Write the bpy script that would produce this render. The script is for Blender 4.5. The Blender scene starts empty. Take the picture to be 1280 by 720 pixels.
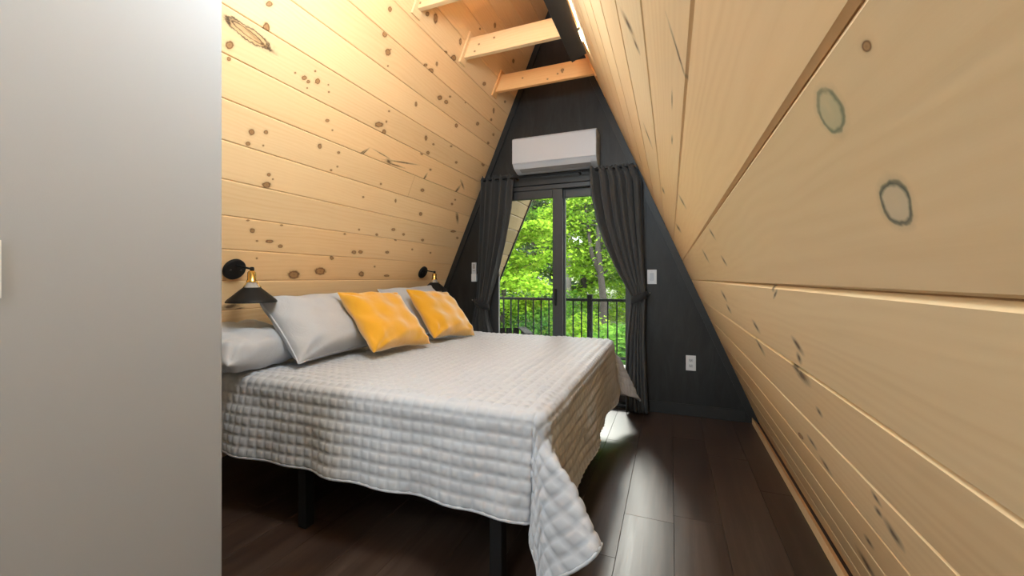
import bpy, bmesh, math, random
import numpy as np
from mathutils import Vector, Matrix

random.seed(7)
rng = np.random.default_rng(7)
scene = bpy.context.scene
C = scene.collection
PI = math.pi

# ------------------------------------------------------------------ camera
F, U0, HV, VPX = 503.0, 640.0, 348.0, 838.0
YAW = math.atan2(VPX - U0, F)
CT, ST = math.cos(YAW), math.sin(YAW)
CZ = 1.2
cam_d = bpy.data.cameras.new('camera')
cam_d.sensor_width = 36.0
cam_d.lens = F / 1280 * 36.0
cam_d.shift_y = -(360 - HV) / 1280
cam_d.clip_start = 0.01
cam_d.clip_end = 200
cam = bpy.data.objects.new('camera', cam_d)
cam.location = (0, 0, CZ)
cam.rotation_euler = (PI / 2, 0, YAW)
C.objects.link(cam)
scene.camera = cam

# ------------------------------------------------------------------ world, sun, exposure
w = bpy.data.worlds.new('sky'); scene.world = w
w.use_nodes = True
bg = w.node_tree.nodes['Background']
bg.inputs['Color'].default_value = (0.93, 0.97, 1.0, 1)
bg.inputs['Strength'].default_value = 6.0
sun_d = bpy.data.lights.new('sun', 'SUN')
sun_d.energy = 3.0
sun_d.angle = math.radians(10)
sun_d.color = (1.0, 0.96, 0.88)
sun = bpy.data.objects.new('sun', sun_d)
sun.rotation_euler = Vector((0.25, -1.0, -0.66)).to_track_quat('-Z', 'Y').to_euler()   # over the trees, in through the sliding door
C.objects.link(sun)
vs = scene.view_settings
vs.view_transform = 'Standard'; vs.look = 'None'; vs.gamma = 1.0; vs.use_curve_mapping = False
vs.exposure = 0.36
scene.cycles.max_bounces = 10
scene.cycles.diffuse_bounces = 6
scene.cycles.transparent_max_bounces = 24
scene.cycles.use_denoising = True
scene.cycles.sample_clamp_indirect = 6.0
LED_COL = (1.0, 0.91, 0.76)
LED_W = 20.0
FILL_GLOBE_W = 100.0

# ------------------------------------------------------------------ photo pixel -> place
K = 0.434; S = math.hypot(1, K); XL = -2.79; XR = 0.685; YF = 3.84; YB = -3.0
ZA = (XR - XL) / (2 * K); XA = XL + K * ZA
def ray(u, v):
    a = (u - U0) / F
    return (-ST + a * CT, CT + a * ST, (HV - v) / F)
def at_y(u, v, y):
    d = ray(u, v); t = y / d[1]; return Vector((d[0] * t, y, CZ + d[2] * t))
def at_z(u, v, z):
    d = ray(u, v); t = (z - CZ) / d[2]; return Vector((d[0] * t, d[1] * t, z))
def on_left(u, v):                       # -> (a, b): along the room, up the slope
    d = ray(u, v); t = (XL + K * CZ) / (d[0] - K * d[2]); return np.array((d[1] * t, (CZ + d[2] * t) * S))
def on_right(u, v):
    d = ray(u, v); t = (XR - K * CZ) / (d[0] + K * d[2]); return np.array((d[1] * t, (CZ + d[2] * t) * S))
def ellipse(fn, u, v, ru, rv, ang=0.0):           # a pixel ellipse laid on the slope: centre, radii, angle
    c = fn(u, v); e = 0.5
    J = np.array([(fn(u + e, v) - fn(u - e, v)) / (2 * e), (fn(u, v + e) - fn(u, v - e)) / (2 * e)]).T
    ca, sa = math.cos(math.radians(ang)), math.sin(math.radians(ang))
    U, s, _ = np.linalg.svd(J @ np.array(((ca, -sa), (sa, ca))) @ np.diag((ru, rv)))
    return c[0], c[1], float(s[0]), float(s[1]), math.atan2(U[1, 0], U[0, 0])

# ------------------------------------------------------------------ materials
class NT:
    def __init__(self, name):
        self.m = bpy.data.materials.new(name); self.m.use_nodes = True
        self.t = self.m.node_tree; self.n = self.t.nodes; self.l = self.t.links
        self.b = self.n['Principled BSDF']; self.out = self.n['Material Output']
    def add(self, kind, **kw):
        nd = self.n.new(kind)
        for k, v in kw.items(): setattr(nd, k, v)
        return nd
    def link(self, a, b): self.l.new(a, b)
    def math(self, op, a, b=None, c=None, clamp=False):
        nd = self.add('ShaderNodeMath', operation=op, use_clamp=clamp)
        for i, x in enumerate((a, b, c)):
            if x is None: continue
            if isinstance(x, (int, float)): nd.inputs[i].default_value = x
            else: self.link(x, nd.inputs[i])
        return nd.outputs[0]
    def noise(self, vec, scale, detail=3, rough=0.5, mscale=None, loc=None, dist=0.0):
        if mscale is not None or loc is not None:
            mp = self.add('ShaderNodeMapping')
            if mscale is not None: mp.inputs['Scale'].default_value = mscale
            if loc is not None: mp.inputs['Location'].default_value = loc
            self.link(vec, mp.inputs['Vector']); vec = mp.outputs[0]
        nd = self.add('ShaderNodeTexNoise')
        nd.inputs['Scale'].default_value = scale; nd.inputs['Detail'].default_value = detail
        nd.inputs['Roughness'].default_value = rough; nd.inputs['Distortion'].default_value = dist
        self.link(vec, nd.inputs['Vector'])
        return nd.outputs['Fac']
    def ramp(self, fac, stops, interp='LINEAR'):
        nd = self.add('ShaderNodeValToRGB'); cr = nd.color_ramp; cr.interpolation = interp
        while len(cr.elements) < len(stops): cr.elements.new(0.5)
        for e, (p, c) in zip(cr.elements, stops):
            e.position = p
            e.color = (c, c, c, 1) if isinstance(c, (int, float)) else (c[0], c[1], c[2], 1)
        self.link(fac, nd.inputs[0]); return nd.outputs[0]
    def mix(self, fac, a, b, blend='MIX'):
        nd = self.add('ShaderNodeMix', data_type='RGBA', blend_type=blend)
        for i, x in ((0, fac), (6, a), (7, b)):
            if isinstance(x, (int, float)): nd.inputs[i].default_value = x
            elif isinstance(x, (tuple, list)): nd.inputs[i].default_value = (x[0], x[1], x[2], 1)
            else: self.link(x, nd.inputs[i])
        return nd.outputs[2]
    def bump(self, h, strength, dist):
        nd = self.add('ShaderNodeBump'); nd.inputs['Strength'].default_value = strength; nd.inputs['Distance'].default_value = dist
        self.link(h, nd.inputs['Height']); self.link(nd.outputs[0], self.b.inputs['Normal'])
    def coord(self, which='Object'): return self.add('ShaderNodeTexCoord').outputs[which]
    def set(self, color=None, rough=None, metal=None, spec=None, **kw):
        if color is not None:
            if isinstance(color, (tuple, list)): self.b.inputs['Base Color'].default_value = (*color[:3], 1)
            else: self.link(color, self.b.inputs['Base Color'])
        if rough is not None:
            if isinstance(rough, (int, float)): self.b.inputs['Roughness'].default_value = rough
            else: self.link(rough, self.b.inputs['Roughness'])
        if metal is not None: self.b.inputs['Metallic'].default_value = metal
        if spec is not None: self.b.inputs['Specular IOR Level'].default_value = spec
        for k, v in kw.items(): self.b.inputs[k.replace('_', ' ')].default_value = v
        return self.m

def plain(name, color, rough=0.5, metal=0.0, spec=0.5, nscale=60.0, namp=0.08, bump=0.0, bdist=0.002, **kw):
    t = NT(name); p = t.coord()
    n = t.noise(p, nscale, 3)
    c = t.mix(n, tuple(x * (1 - namp) for x in color), tuple(min(1, x * (1 + namp)) for x in color))
    if bump: t.bump(n, bump, bdist)
    return t.set(c, rough, metal, spec, **kw)

PINE_LIGHT = (0.90, 0.66, 0.385); PINE_MID = (0.77, 0.51, 0.255); PINE_DARK = (0.40, 0.22, 0.09)
def pine(name, seed, tint=1.0, hue=0.0, knots=(), cracks=(), blooms=(), light=PINE_LIGHT, mid=PINE_MID, rough=0.5):
    """boards: object X runs along the board, Y across it. knots etc. are (a, b, ra, rb, angle)."""
    t = NT(name); p = t.coord()
    r = random.Random(seed)
    off = (r.uniform(-40, 40), r.uniform(-40, 40), r.uniform(-5, 5))
    def dmin(lst, wob):
        cur = None
        for (a, b, ra, rb, ang) in lst:
            mp = t.add('ShaderNodeMapping', vector_type='TEXTURE')
            mp.inputs['Location'].default_value = (a, b, 0); mp.inputs['Rotation'].default_value = (0, 0, ang)
            mp.inputs['Scale'].default_value = (ra, rb, 1)
            t.link(p, mp.inputs['Vector'])
            ln = t.add('ShaderNodeVectorMath', operation='LENGTH'); t.link(mp.outputs[0], ln.inputs[0])
            cur = ln.outputs['Value'] if cur is None else t.math('MINIMUM', cur, ln.outputs['Value'])
        return t.math('ADD', cur, t.math('MULTIPLY', t.math('SUBTRACT', wn, 0.5), wob))
    wn = t.noise(p, 70, 2, loc=off)
    dk = dmin(knots, 0.7) if knots else None
    # growth-ring grain: slow wander of the ring lines along the board, squeezed round the knots
    sep = t.add('ShaderNodeSeparateXYZ'); t.link(p, sep.inputs[0])
    wander = t.noise(p, 1.0, 3, mscale=(0.9, 5.0, 1), loc=off, rough=0.55)
    yy = t.math('ADD', sep.outputs[1], t.math('MULTIPLY', wander, 0.16))
    if dk is not None:
        bend = t.math('DIVIDE', 0.014, t.math('ADD', dk, 0.55))
        yy = t.math('ADD', yy, bend)
    rings = t.math('SINE', t.math('MULTIPLY', yy, r.uniform(230, 330)))
    rings = t.math('MULTIPLY_ADD', rings, 0.5, 0.5)
    streak = t.noise(p, 1.0, 4, mscale=(2.2, 70, 1), loc=off, rough=0.6)
    broad = t.noise(p, 1.0, 2, mscale=(0.8, 6, 1), loc=(off[1], off[0], 0))
    f = t.math('ADD', t.math('MULTIPLY', rings, 0.20), t.math('ADD', t.math('MULTIPLY', streak, 0.50), t.math('MULTIPLY', broad, 0.55)))
    lt = (light[0] * tint, light[1] * tint * (1 - hue * .5), light[2] * tint * (1 - hue))
    md = (mid[0] * tint, mid[1] * tint * (1 - hue * .5), mid[2] * tint * (1 - hue))
    col = t.ramp(f, [(0.25, lt), (0.65, tuple(0.72 * x + 0.28 * y for x, y in zip(lt, md))), (1.0, tuple(0.25 * x + 0.75 * y for x, y in zip(lt, md)))])
    if dk is not None:
        d4 = t.math('MULTIPLY', dk, 0.25)
        halo = t.ramp(d4, [(0.0, 0.8), (0.26, 0.42), (0.36, 0.10), (0.6, 0.0)])
        col = t.mix(halo, col, (0.42 * tint, 0.22 * tint, 0.085 * tint))
        core = t.ramp(d4, [(0.0, (0.36, 0.19, 0.08)), (0.13, (0.44, 0.24, 0.105)), (0.185, (0.27, 0.13, 0.05)), (0.23, (0.13, 0.06, 0.025)), (0.265, (0.30, 0.15, 0.06))])
        cm = t.ramp(d4, [(0.23, 0.92), (0.29, 0.0)])
        col = t.mix(cm, col, core)
    if cracks:
        dc = dmin(cracks, 0.9)
        col = t.mix(t.ramp(t.math('MULTIPLY', dc, 0.25), [(0.12, 0.9), (0.24, 0.45), (0.5, 0.0)]), col, (0.085, 0.04, 0.018))
    for (el, core_c, ring_c) in blooms:
        db = t.math('ADD', t.math('MULTIPLY', dmin([el], 0.5), 0.25), t.math('MULTIPLY', t.math('SUBTRACT', t.noise(p, 22, 2, loc=off), 0.5), 0.10))
        patchy = t.ramp(t.noise(p, 45, 2, loc=(off[1], 3, 0)), [(0.30, 0.7), (0.55, 1.0)])
        fill = t.ramp(db, [(0.18, core_c), (0.225, ring_c), (0.26, ring_c)])
        m_ = t.ramp(db, [(0.0, 0.45), (0.19, 0.6), (0.225, 0.95), (0.25, 0.8), (0.275, 0.15), (0.36, 0.0)])
        col = t.mix(t.math('MULTIPLY', m_, patchy), col, fill)
    t.bump(t.math('ADD', streak, t.math('MULTIPLY', rings, 0.25)), 0.12, 0.002)
    return t.set(col, rough, spec=0.35)

M = {}
M['white_paint'] = plain('white_paint', (0.37, 0.385, 0.415), 0.7, nscale=300, namp=0.01, bump=0.10, bdist=0.001)
M['black_metal'] = plain('black_metal', (0.012, 0.012, 0.013), 0.5, spec=0.2)
M['black_matte'] = plain('black_matte', (0.016, 0.016, 0.017), 0.6)
M['brass'] = plain('brass', (0.80, 0.52, 0.16), 0.22, 1.0, namp=0.04)
M['white_plastic'] = plain('white_plastic', (0.52, 0.55, 0.60), 0.35, namp=0.01)
M['ivory_plate'] = plain('ivory_plate', (0.70, 0.72, 0.75), 0.4, namp=0.01)
M['grey_plastic'] = plain('grey_plastic', (0.30, 0.30, 0.31), 0.4)
M['dark_plastic'] = plain('dark_plastic', (0.03, 0.03, 0.032), 0.3)
M['door_frame'] = plain('door_frame', (0.030, 0.030, 0.032), 0.45)
M['lit_edge_grey'] = plain('lit_edge_grey', (0.42, 0.42, 0.42), 0.6)
M['charcoal_housing'] = plain('charcoal_housing', (0.03, 0.031, 0.034), 0.5)
M['steel'] = plain('steel', (0.6, 0.6, 0.6), 0.25, 1.0)
M['bark'] = plain('bark', (0.035, 0.026, 0.02), 0.9, nscale=9, namp=0.5, bump=0.8, bdist=0.03)
M['pale_bark'] = plain('pale_bark', (0.12, 0.105, 0.09), 0.9, nscale=8, namp=0.35, bump=0.6, bdist=0.02)
M['soil'] = plain('soil', (0.10, 0.12, 0.045), 0.95, nscale=2.5, namp=0.5)
M['deck_wood'] = plain('deck_wood', (0.34, 0.31, 0.28), 0.7, nscale=12, namp=0.25)
M['rail_black'] = plain('rail_black', (0.008, 0.008, 0.008), 0.7, spec=0.1)
M['chair_wood'] = plain('chair_wood', (0.016, 0.013, 0.011), 0.8, spec=0.1, nscale=15, namp=0.25)

def gable_black():
    t = NT('black_stained_plywood'); p = t.coord()
    g = t.noise(p, 1.0, 5, mscale=(14, 1, 3), rough=0.65, dist=0.6)
    g2 = t.noise(p, 3.0, 3)
    c = t.ramp(g, [(0.30, (0.008, 0.008, 0.008)), (0.52, (0.017, 0.017, 0.0172)), (0.75, (0.030, 0.030, 0.030))])
    c = t.mix(t.math('MULTIPLY', g2, 0.5), c, (0.012, 0.012, 0.012))
    t.bump(g, 0.25, 0.004)
    return t.set(c, 0.5, spec=0.4)
M['gable'] = gable_black()
M['black_trim'] = plain('black_trim', (0.014, 0.014, 0.014), 0.5, nscale=20, namp=0.2)

def floor_plank(name, seed):
    t = NT(name); p = t.coord(); r = random.Random(seed)
    off = (r.uniform(-50, 50), r.uniform(-50, 50), 0)
    g = t.noise(p, 1.0, 6, mscale=(26, 1.6, 1), loc=off, rough=0.65, dist=0.5)
    g2 = t.noise(p, 1.0, 3, mscale=(5, 0.9, 1), loc=(off[1], off[0], 0))
    f = t.math('ADD', t.math('MULTIPLY', g, 0.6), t.math('MULTIPLY', g2, 0.4))
    k = r.uniform(0.85, 1.25)
    c = t.ramp(f, [(0.28, (0.020 * k, 0.012 * k, 0.009 * k)), (0.5, (0.048 * k, 0.030 * k, 0.023 * k)), (0.75, (0.095 * k, 0.063 * k, 0.050 * k))])
    rg = t.math('MULTIPLY_ADD', g, 0.22, 0.27)
    t.bump(g, 0.16, 0.002)
    return t.set(c, rg, spec=0.55)

def fabric(name, col, rough=0.95, weave=900, amp=0.06, sheen=0.15, wr=0.0, wscale=12):
    t = NT(name); p = t.coord()
    n = t.noise(p, weave, 2); n2 = t.noise(p, 9, 3)
    f = t.math('ADD', t.math('MULTIPLY', n, 0.5), t.math('MULTIPLY', n2, 0.5))
    c = t.mix(f, tuple(x * (1 - amp) for x in col), tuple(min(1, x * (1 + amp)) for x in col))
    h = n
    if wr:
        w_ = t.noise(p, wscale, 4, rough=0.55, dist=1.4)
        h = t.math('ADD', t.math('MULTIPLY', n, 0.05), t.math('MULTIPLY', w_, wr))
        t.bump(h, 0.6, 0.012)
    else: t.bump(h, 0.2, 0.0006)
    m = t.set(c, rough, spec=0.25)
    t.b.inputs['Sheen Weight'].default_value = sheen; t.b.inputs['Sheen Roughness'].default_value = 0.5
    return m
M['quilt'] = fabric('white_quilted_cotton', (0.49, 0.52, 0.575), amp=0.03)
M['sheet'] = fabric('white_sheet', (0.62, 0.62, 0.63), amp=0.03)
M['sham'] = fabric('pale_grey_cotton', (0.50, 0.53, 0.585), amp=0.03, wr=0.6, wscale=6)
M['piping'] = fabric('pillow_piping', (0.58, 0.62, 0.69), amp=0.02)
M['velvet'] = fabric('mustard_velvet', (0.80, 0.40, 0.016), rough=0.75, amp=0.10, sheen=1.0, wr=0.6, wscale=8)
M['curtain'] = fabric('charcoal_curtain_cloth', (0.052, 0.052, 0.053), amp=0.12, sheen=0.1)
M['tieback'] = fabric('tieback_cloth', (0.026, 0.026, 0.028), amp=0.1, sheen=0.1)

def glass_pane():
    t = NT('window_glass')
    tr = t.add('ShaderNodeBsdfTransparent'); tr.inputs[0].default_value = (0.95, 0.97, 0.96, 1)
    gl = t.add('ShaderNodeBsdfGlossy'); gl.inputs['Roughness'].default_value = 0.02
    lw = t.add('ShaderNodeFresnel'); lw.inputs[0].default_value = 1.35
    mx = t.add('ShaderNodeMixShader')
    t.link(lw.outputs[0], mx.inputs[0]); t.link(tr.outputs[0], mx.inputs[1]); t.link(gl.outputs[0], mx.inputs[2])
    t.link(mx.outputs[0], t.out.inputs[0]); return t.m
M['glass'] = glass_pane()
def lamp_glass():
    t = NT('clear_lamp_glass')
    t.set((0.9, 0.9, 0.9), 0.08); t.b.inputs['Transmission Weight'].default_value = 0.7; return t.m
M['lamp_glass'] = lamp_glass()
def emitter(name, col, strength):
    t = NT(name); t.set(col, 0.5)
    t.b.inputs['Emission Color'].default_value = (*col, 1); t.b.inputs['Emission Strength'].default_value = strength; return t.m
M['led'] = emitter('warm_led', LED_COL, 12.0)
M['globe'] = emitter('cool_fill_globe', (0.86, 0.95, 1.0), 6.0)
def leaf_mat(name, a, b, trans=0.45):
    t = NT(name)
    at = t.add('ShaderNodeAttribute', attribute_name='rnd')
    c = t.mix(at.outputs['Fac'], a, b)
    df = t.add('ShaderNodeBsdfDiffuse'); tl = t.add('ShaderNodeBsdfTranslucent')
    t.link(c, df.inputs[0]); t.link(c, tl.inputs[0])
    mx = t.add('ShaderNodeMixShader'); mx.inputs[0].default_value = trans
    t.link(df.outputs[0], mx.inputs[1]); t.link(tl.outputs[0], mx.inputs[2]); t.link(mx.outputs[0], t.out.inputs[0]); return t.m
M['leaf_lime'] = leaf_mat('lime_leaves', (0.13, 0.28, 0.015), (0.33, 0.48, 0.045))
M['leaf_mid'] = leaf_mat('mid_green_leaves', (0.08, 0.21, 0.025), (0.20, 0.37, 0.05))
M['leaf_deep'] = leaf_mat('deep_green_leaves', (0.03, 0.10, 0.018), (0.10, 0.22, 0.035))
M['needle'] = leaf_mat('grey_green_needles', (0.035, 0.065, 0.035), (0.09, 0.13, 0.07), 0.2)

# ------------------------------------------------------------------ builders
def link(name, me, mat, parent=None):
    o = bpy.data.objects.new(name, me); C.objects.link(o)
    if mat is not None and not len(me.materials): me.materials.append(mat)
    if parent is not None: o.parent = parent
    return o
def tag(o, label, cat=None, group=None, kind=None):
    if label: o['label'] = label
    if cat: o['category'] = cat
    if group: o['group'] = group
    if kind: o['kind'] = kind
    return o
def thing(name, label, cat, loc=(0, 0, 0), rotz=0.0, group=None):
    o = bpy.data.objects.new(name, None); C.objects.link(o); o.empty_display_size = 0.1
    o.location = loc; o.rotation_euler = (0, 0, rotz)
    return tag(o, label, cat, group)
def struct(o, label): return tag(o, label, kind='structure')
def me_of(bm, name, smooth=False):
    bmesh.ops.recalc_face_normals(bm, faces=bm.faces)
    me = bpy.data.meshes.new(name); bm.to_mesh(me); bm.free()
    if smooth: me.polygons.foreach_set('use_smooth', [True] * len(me.polygons))
    return me
def pydata(name, v, f, smooth=False):
    me = bpy.data.meshes.new(name); me.from_pydata([tuple(x) for x in v], [], f); me.update()
    if smooth: me.polygons.foreach_set('use_smooth', [True] * len(me.polygons))
    return me
def recalc(me):
    bm = bmesh.new(); bm.from_mesh(me); bmesh.ops.recalc_face_normals(bm, faces=bm.faces); bm.to_mesh(me); bm.free(); return me
def add_box(bm, c, s, bev=0.0, rot=None, seg=1):
    b2 = bmesh.new(); bmesh.ops.create_cube(b2, size=1.0)
    bmesh.ops.scale(b2, vec=s, verts=b2.verts)
    if bev > 0: bmesh.ops.bevel(b2, geom=list(b2.edges), offset=bev, segments=seg, affect='EDGES', profile=0.7)
    if rot is not None: bmesh.ops.transform(b2, matrix=rot, verts=b2.verts)
    bmesh.ops.translate(b2, vec=c, verts=b2.verts)
    tmp = bpy.data.meshes.new('t'); b2.to_mesh(tmp); b2.free(); bm.from_mesh(tmp); bpy.data.meshes.remove(tmp)
def box(name, lo, hi, mat, parent=None, bev=0.003, seg=1, origin=None):
    bm = bmesh.new(); lo = Vector(lo); hi = Vector(hi)
    add_box(bm, (lo + hi) / 2, hi - lo, bev, None, seg)
    return link(name, me_of(bm, name), mat, parent)
def tube_into(bm, pts, rad, seg=10, cap=True):
    pts = [Vector(p) for p in pts]; n = len(pts)
    rad = [rad] * n if isinstance(rad, (int, float)) else rad
    rings = []; up = None
    for i in range(n):
        d = (pts[min(i + 1, n - 1)] - pts[max(i - 1, 0)]).normalized()
        if up is None: up = d.orthogonal().normalized()
        else: up = (up - d * up.dot(d)).normalized()
        s = d.cross(up)
        rings.append([bm.verts.new(pts[i] + (up * math.cos(2 * PI * k / seg) + s * math.sin(2 * PI * k / seg)) * rad[i]) for k in range(seg)])
    for i in range(n - 1):
        for k in range(seg):
            bm.faces.new((rings[i][k], rings[i][(k + 1) % seg], rings[i + 1][(k + 1) % seg], rings[i + 1][k]))
    if cap: bm.faces.new(rings[0][::-1]); bm.faces.new(rings[-1])
def tube(name, pts, rad, mat, parent=None, seg=10):
    bm = bmesh.new(); tube_into(bm, pts, rad, seg); me = me_of(bm, name, True); return link(name, me, mat, parent)
def lathe(name, prof, mat, parent=None, seg=32, mtx=None, smooth=True):
    bm = bmesh.new(); rings = []
    for r, z in prof:
        rings.append([bm.verts.new((r * math.cos(2 * PI * k / seg), r * math.sin(2 * PI * k / seg), z)) for k in range(seg)])
    for i in range(len(prof) - 1):
        for k in range(seg):
            bm.faces.new((rings[i][k], rings[i][(k + 1) % seg], rings[i + 1][(k + 1) % seg], rings[i + 1][k]))
    for rg_, (r, z) in ((rings[0], prof[0]), (rings[-1], prof[-1])):
        if r > 1e-6 and (prof[0] != prof[-1]): bm.faces.new(rg_)
    bmesh.ops.remove_doubles(bm, verts=bm.verts, dist=1e-6)
    if mtx is not None: bmesh.ops.transform(bm, matrix=mtx, verts=bm.verts)
    o = link(name, me_of(bm, name, smooth), mat, parent)
    if smooth:
        md = o.modifiers.new('edge', 'EDGE_SPLIT'); md.split_angle = math.radians(40)
    return o
def prism(name, poly, y0, y1, mat, parent=None, axis='y', extra=()):
    """extrude one or more polygons: (x, z) points along y, or (y, z) points along x"""
    bm = bmesh.new()
    for pl in (poly, *extra):
        pt = (lambda a, b, t: (a, t, b)) if axis == 'y' else (lambda a, b, t: (t, a, b))
        f = [bm.verts.new(pt(a, b, y0)) for a, b in pl]; g = [bm.verts.new(pt(a, b, y1)) for a, b in pl]
        bm.faces.new(f); bm.faces.new(g[::-1]); n = len(pl)
        for i in range(n): bm.faces.new((f[i], g[i], g[(i + 1) % n], f[(i + 1) % n]))
    return link(name, me_of(bm, name), mat, parent)

# ------------------------------------------------------------------ the A-frame slopes: boards, one object each
PITCH, B0 = 0.1834, 0.0095
NB = int((ZA * S - B0) / PITCH) + 1
LM = Matrix(((0, K / S, 1 / S, XL), (1, 0, 0, 0), (0, 1 / S, -K / S, 0), (0, 0, 0, 1)))
RM = Matrix(((0, -K / S, 1 / S, XR), (1, 0, 0, 0), (0, 1 / S, K / S, 0), (0, 0, 0, 1)))
KL = """332.8 35.3 4 6.5|336.7 5 4 3.5|287 56.3 4.5 5|286 73.7 2.5 2.5|380.5 97.2 3 2.7|385.3 102 2 2|397 101.7 3 3.3|394 89 1.2 1.2|369 91 1.2 1.2|384 110 1 1|411 115 1.2 1.2|410.5 106 1 1
314.3 165 3.5 3.7|332.5 165.3 2.5 2.4|310 179.7 2.6 2.5|329 182 1.1 1.1|399.7 182.7 2.2 2.8|409.3 150.8 2.3 1.9|415.5 162.7 1 1|336 218.3 2.3 2|333.3 231.3 5 3.5|423.3 190.8 1.8 1.5|413.8 212.8 1.3 1.2|421.7 208.3 1 1|341 224 1 1
315.5 288.3 3 2.7|337 301.7 4.5 2|321.3 301.2 1.5 1|350.3 307.8 2.7 2|414.7 322.5 2.2 2.1|367.3 343.5 6.6 4.8|400.3 339 6.4 4.3|380 372 3 2.3|321 322.9 1.1 1.1|299.4 405.9 2.7 2|310 275.5 2 1|352 281.5 1.6 1|431 292.5 1.4 1
487.5 11.7 2.2 3.3|481.2 42.8 3 3.6|485 65.3 3.2 4|485 82.5 1 1|534.2 17.5 2.2 2.8|544.5 23 2.3 6|575.5 52 1.5 4|557.3 65.7 1.8 2|567 72.5 3 3.6|532 81.3 2.1 1.8|538.7 88.7 3 3.2|546 80 1.2 2.5|488.5 61.7 .8 .8
473.7 155.8 5 3|480 165 2.3 3|486.3 139 1.1 1.1|520 130.3 1.4 2.7|549.7 122.2 2.6 2.8|557.7 127.5 2.2 2.4|562.5 120.8 1.2 1.2|532.5 172.5 1.5 3|541.8 180.3 1.2 1.2|535 191 1.9 2|527.5 192 1.6 1.6|570.5 157 1.6 2.2|570.3 203 1.4 1.4|564 182.8 1.2 1|538 212 1.3 1.2|483 152 1 1.4
476 230 1.2 1.2|454 246.3 1.2 1.2|528 237.8 2.2 2|494.5 250.8 1 2|525.8 267.5 1.8 2|569 249.7 1 1|565 255 1.2 1.3|491.7 287 2.2 1.7|504.5 293 1.5 1.4|471 293.3 1.5 1.3|448.8 287 1.1 1.1|528.3 300 1.8 1.4|494.5 300 1.3 1|442.5 315.3 2.7 2|450.7 315 2.7 1.9|484 315.3 2.1 1.6|515.3 311.7 1 1|538 316 1 1|571.7 297.5 1.3 1.3|566.7 289.2 3 1.3|468.3 333.3 1 1|451.7 342.5 3 3|483.3 344.7 3 1.2
597 154.7 1.8 2|604 205 1.8 2.6|617 138.3 1 3|614 149.7 1.1 1.5|616.7 168.3 1.1 1.5|610.3 178.7 1.1 1.5|582 128 1 1|631.3 127.2 1 1.4|618.7 31.7 1.2 3|641.7 76.3 1.2 2.5|605.3 104.7 1.8 2.2|600 36 1 1.2"""
CL = "313 41 9 1.5 40|320 48 6 1.3 40|331 57 12 1.3 38|286 27 5 1.6 60|503 203 14 0.7 9|493 206 9 0.7 18|486 202 3 2.2 40|478 193 8 .5 30|452 191 0.7 5 55|456 190 0.7 5 48|531 222 0.8 4 30|288 383 10 2.6 -12|298 386 5 1.0 -12|571 238 1.0 5 35|578 231 .8 4 -20|571.5 272 1.2 5 -5"
KR = "1083 58 6 7|1001 545 1.5 5 -35"
CR = "848 68 0.8 28 -17|858.5 97 1.4 4|795 56 0.9 8 -22|785 30 1.5 12 -25|997 432 1.6 9 -32|994 458 2 12 -32|999 448 1.6 5 -20|1003 470 3 9 -35|1024 515 1.2 5 -28|1095 623 1.2 8 -32|1117 668 2.2 15 -32|1098 640 1.4 6 -32|1086 677 1.2 7 -32|1083 705 1.5 16 -30|1015 553 1.0 7 -32|1032 582 1.0 9 -32|945 408 1.0 6 -30|950 433 .9 8 -28|905 370 .8 5 -28|911 386 .8 4 -28|966 360 1.3 3 -10|969 368 1.0 4 20|848 285 0.8 4 -30|853 252 .7 6 -28|829 238 .7 3 -20|890 292 .7 5 -30|905 326 .7 5 -30|882 320 .6 6 -28|840 125 .5 8|840 175 .6 4|810 170 .5 10 -20"
def parse(s): return [tuple(float(x) for x in q.split()) for ln in s.splitlines() for q in ln.split('|')]
def sort_by_board(fn, s):
    out = {}
    for q in parse(s):
        e = ellipse(fn, *q)
        out.setdefault(int((e[1] - B0) // PITCH), []).append(e)
    return out
knL, crL = sort_by_board(on_left, KL), sort_by_board(on_left, CL)
knR, crR = sort_by_board(on_right, KR), sort_by_board(on_right, CR)
e1 = ellipse(on_right, 1038, 139, 15, 28, -22); e2 = ellipse(on_right, 1120, 254, 17, 29, -22)
blR = {}
for e, cc, rc in ((e1, (0.40, 0.41, 0.25), (0.20, 0.20, 0.12)), (e2, (0.56, 0.47, 0.33), (0.07, 0.08, 0.06))):
    blR.setdefault(int((e[1] - B0) // PITCH), []).append((e, cc, rc))

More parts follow.
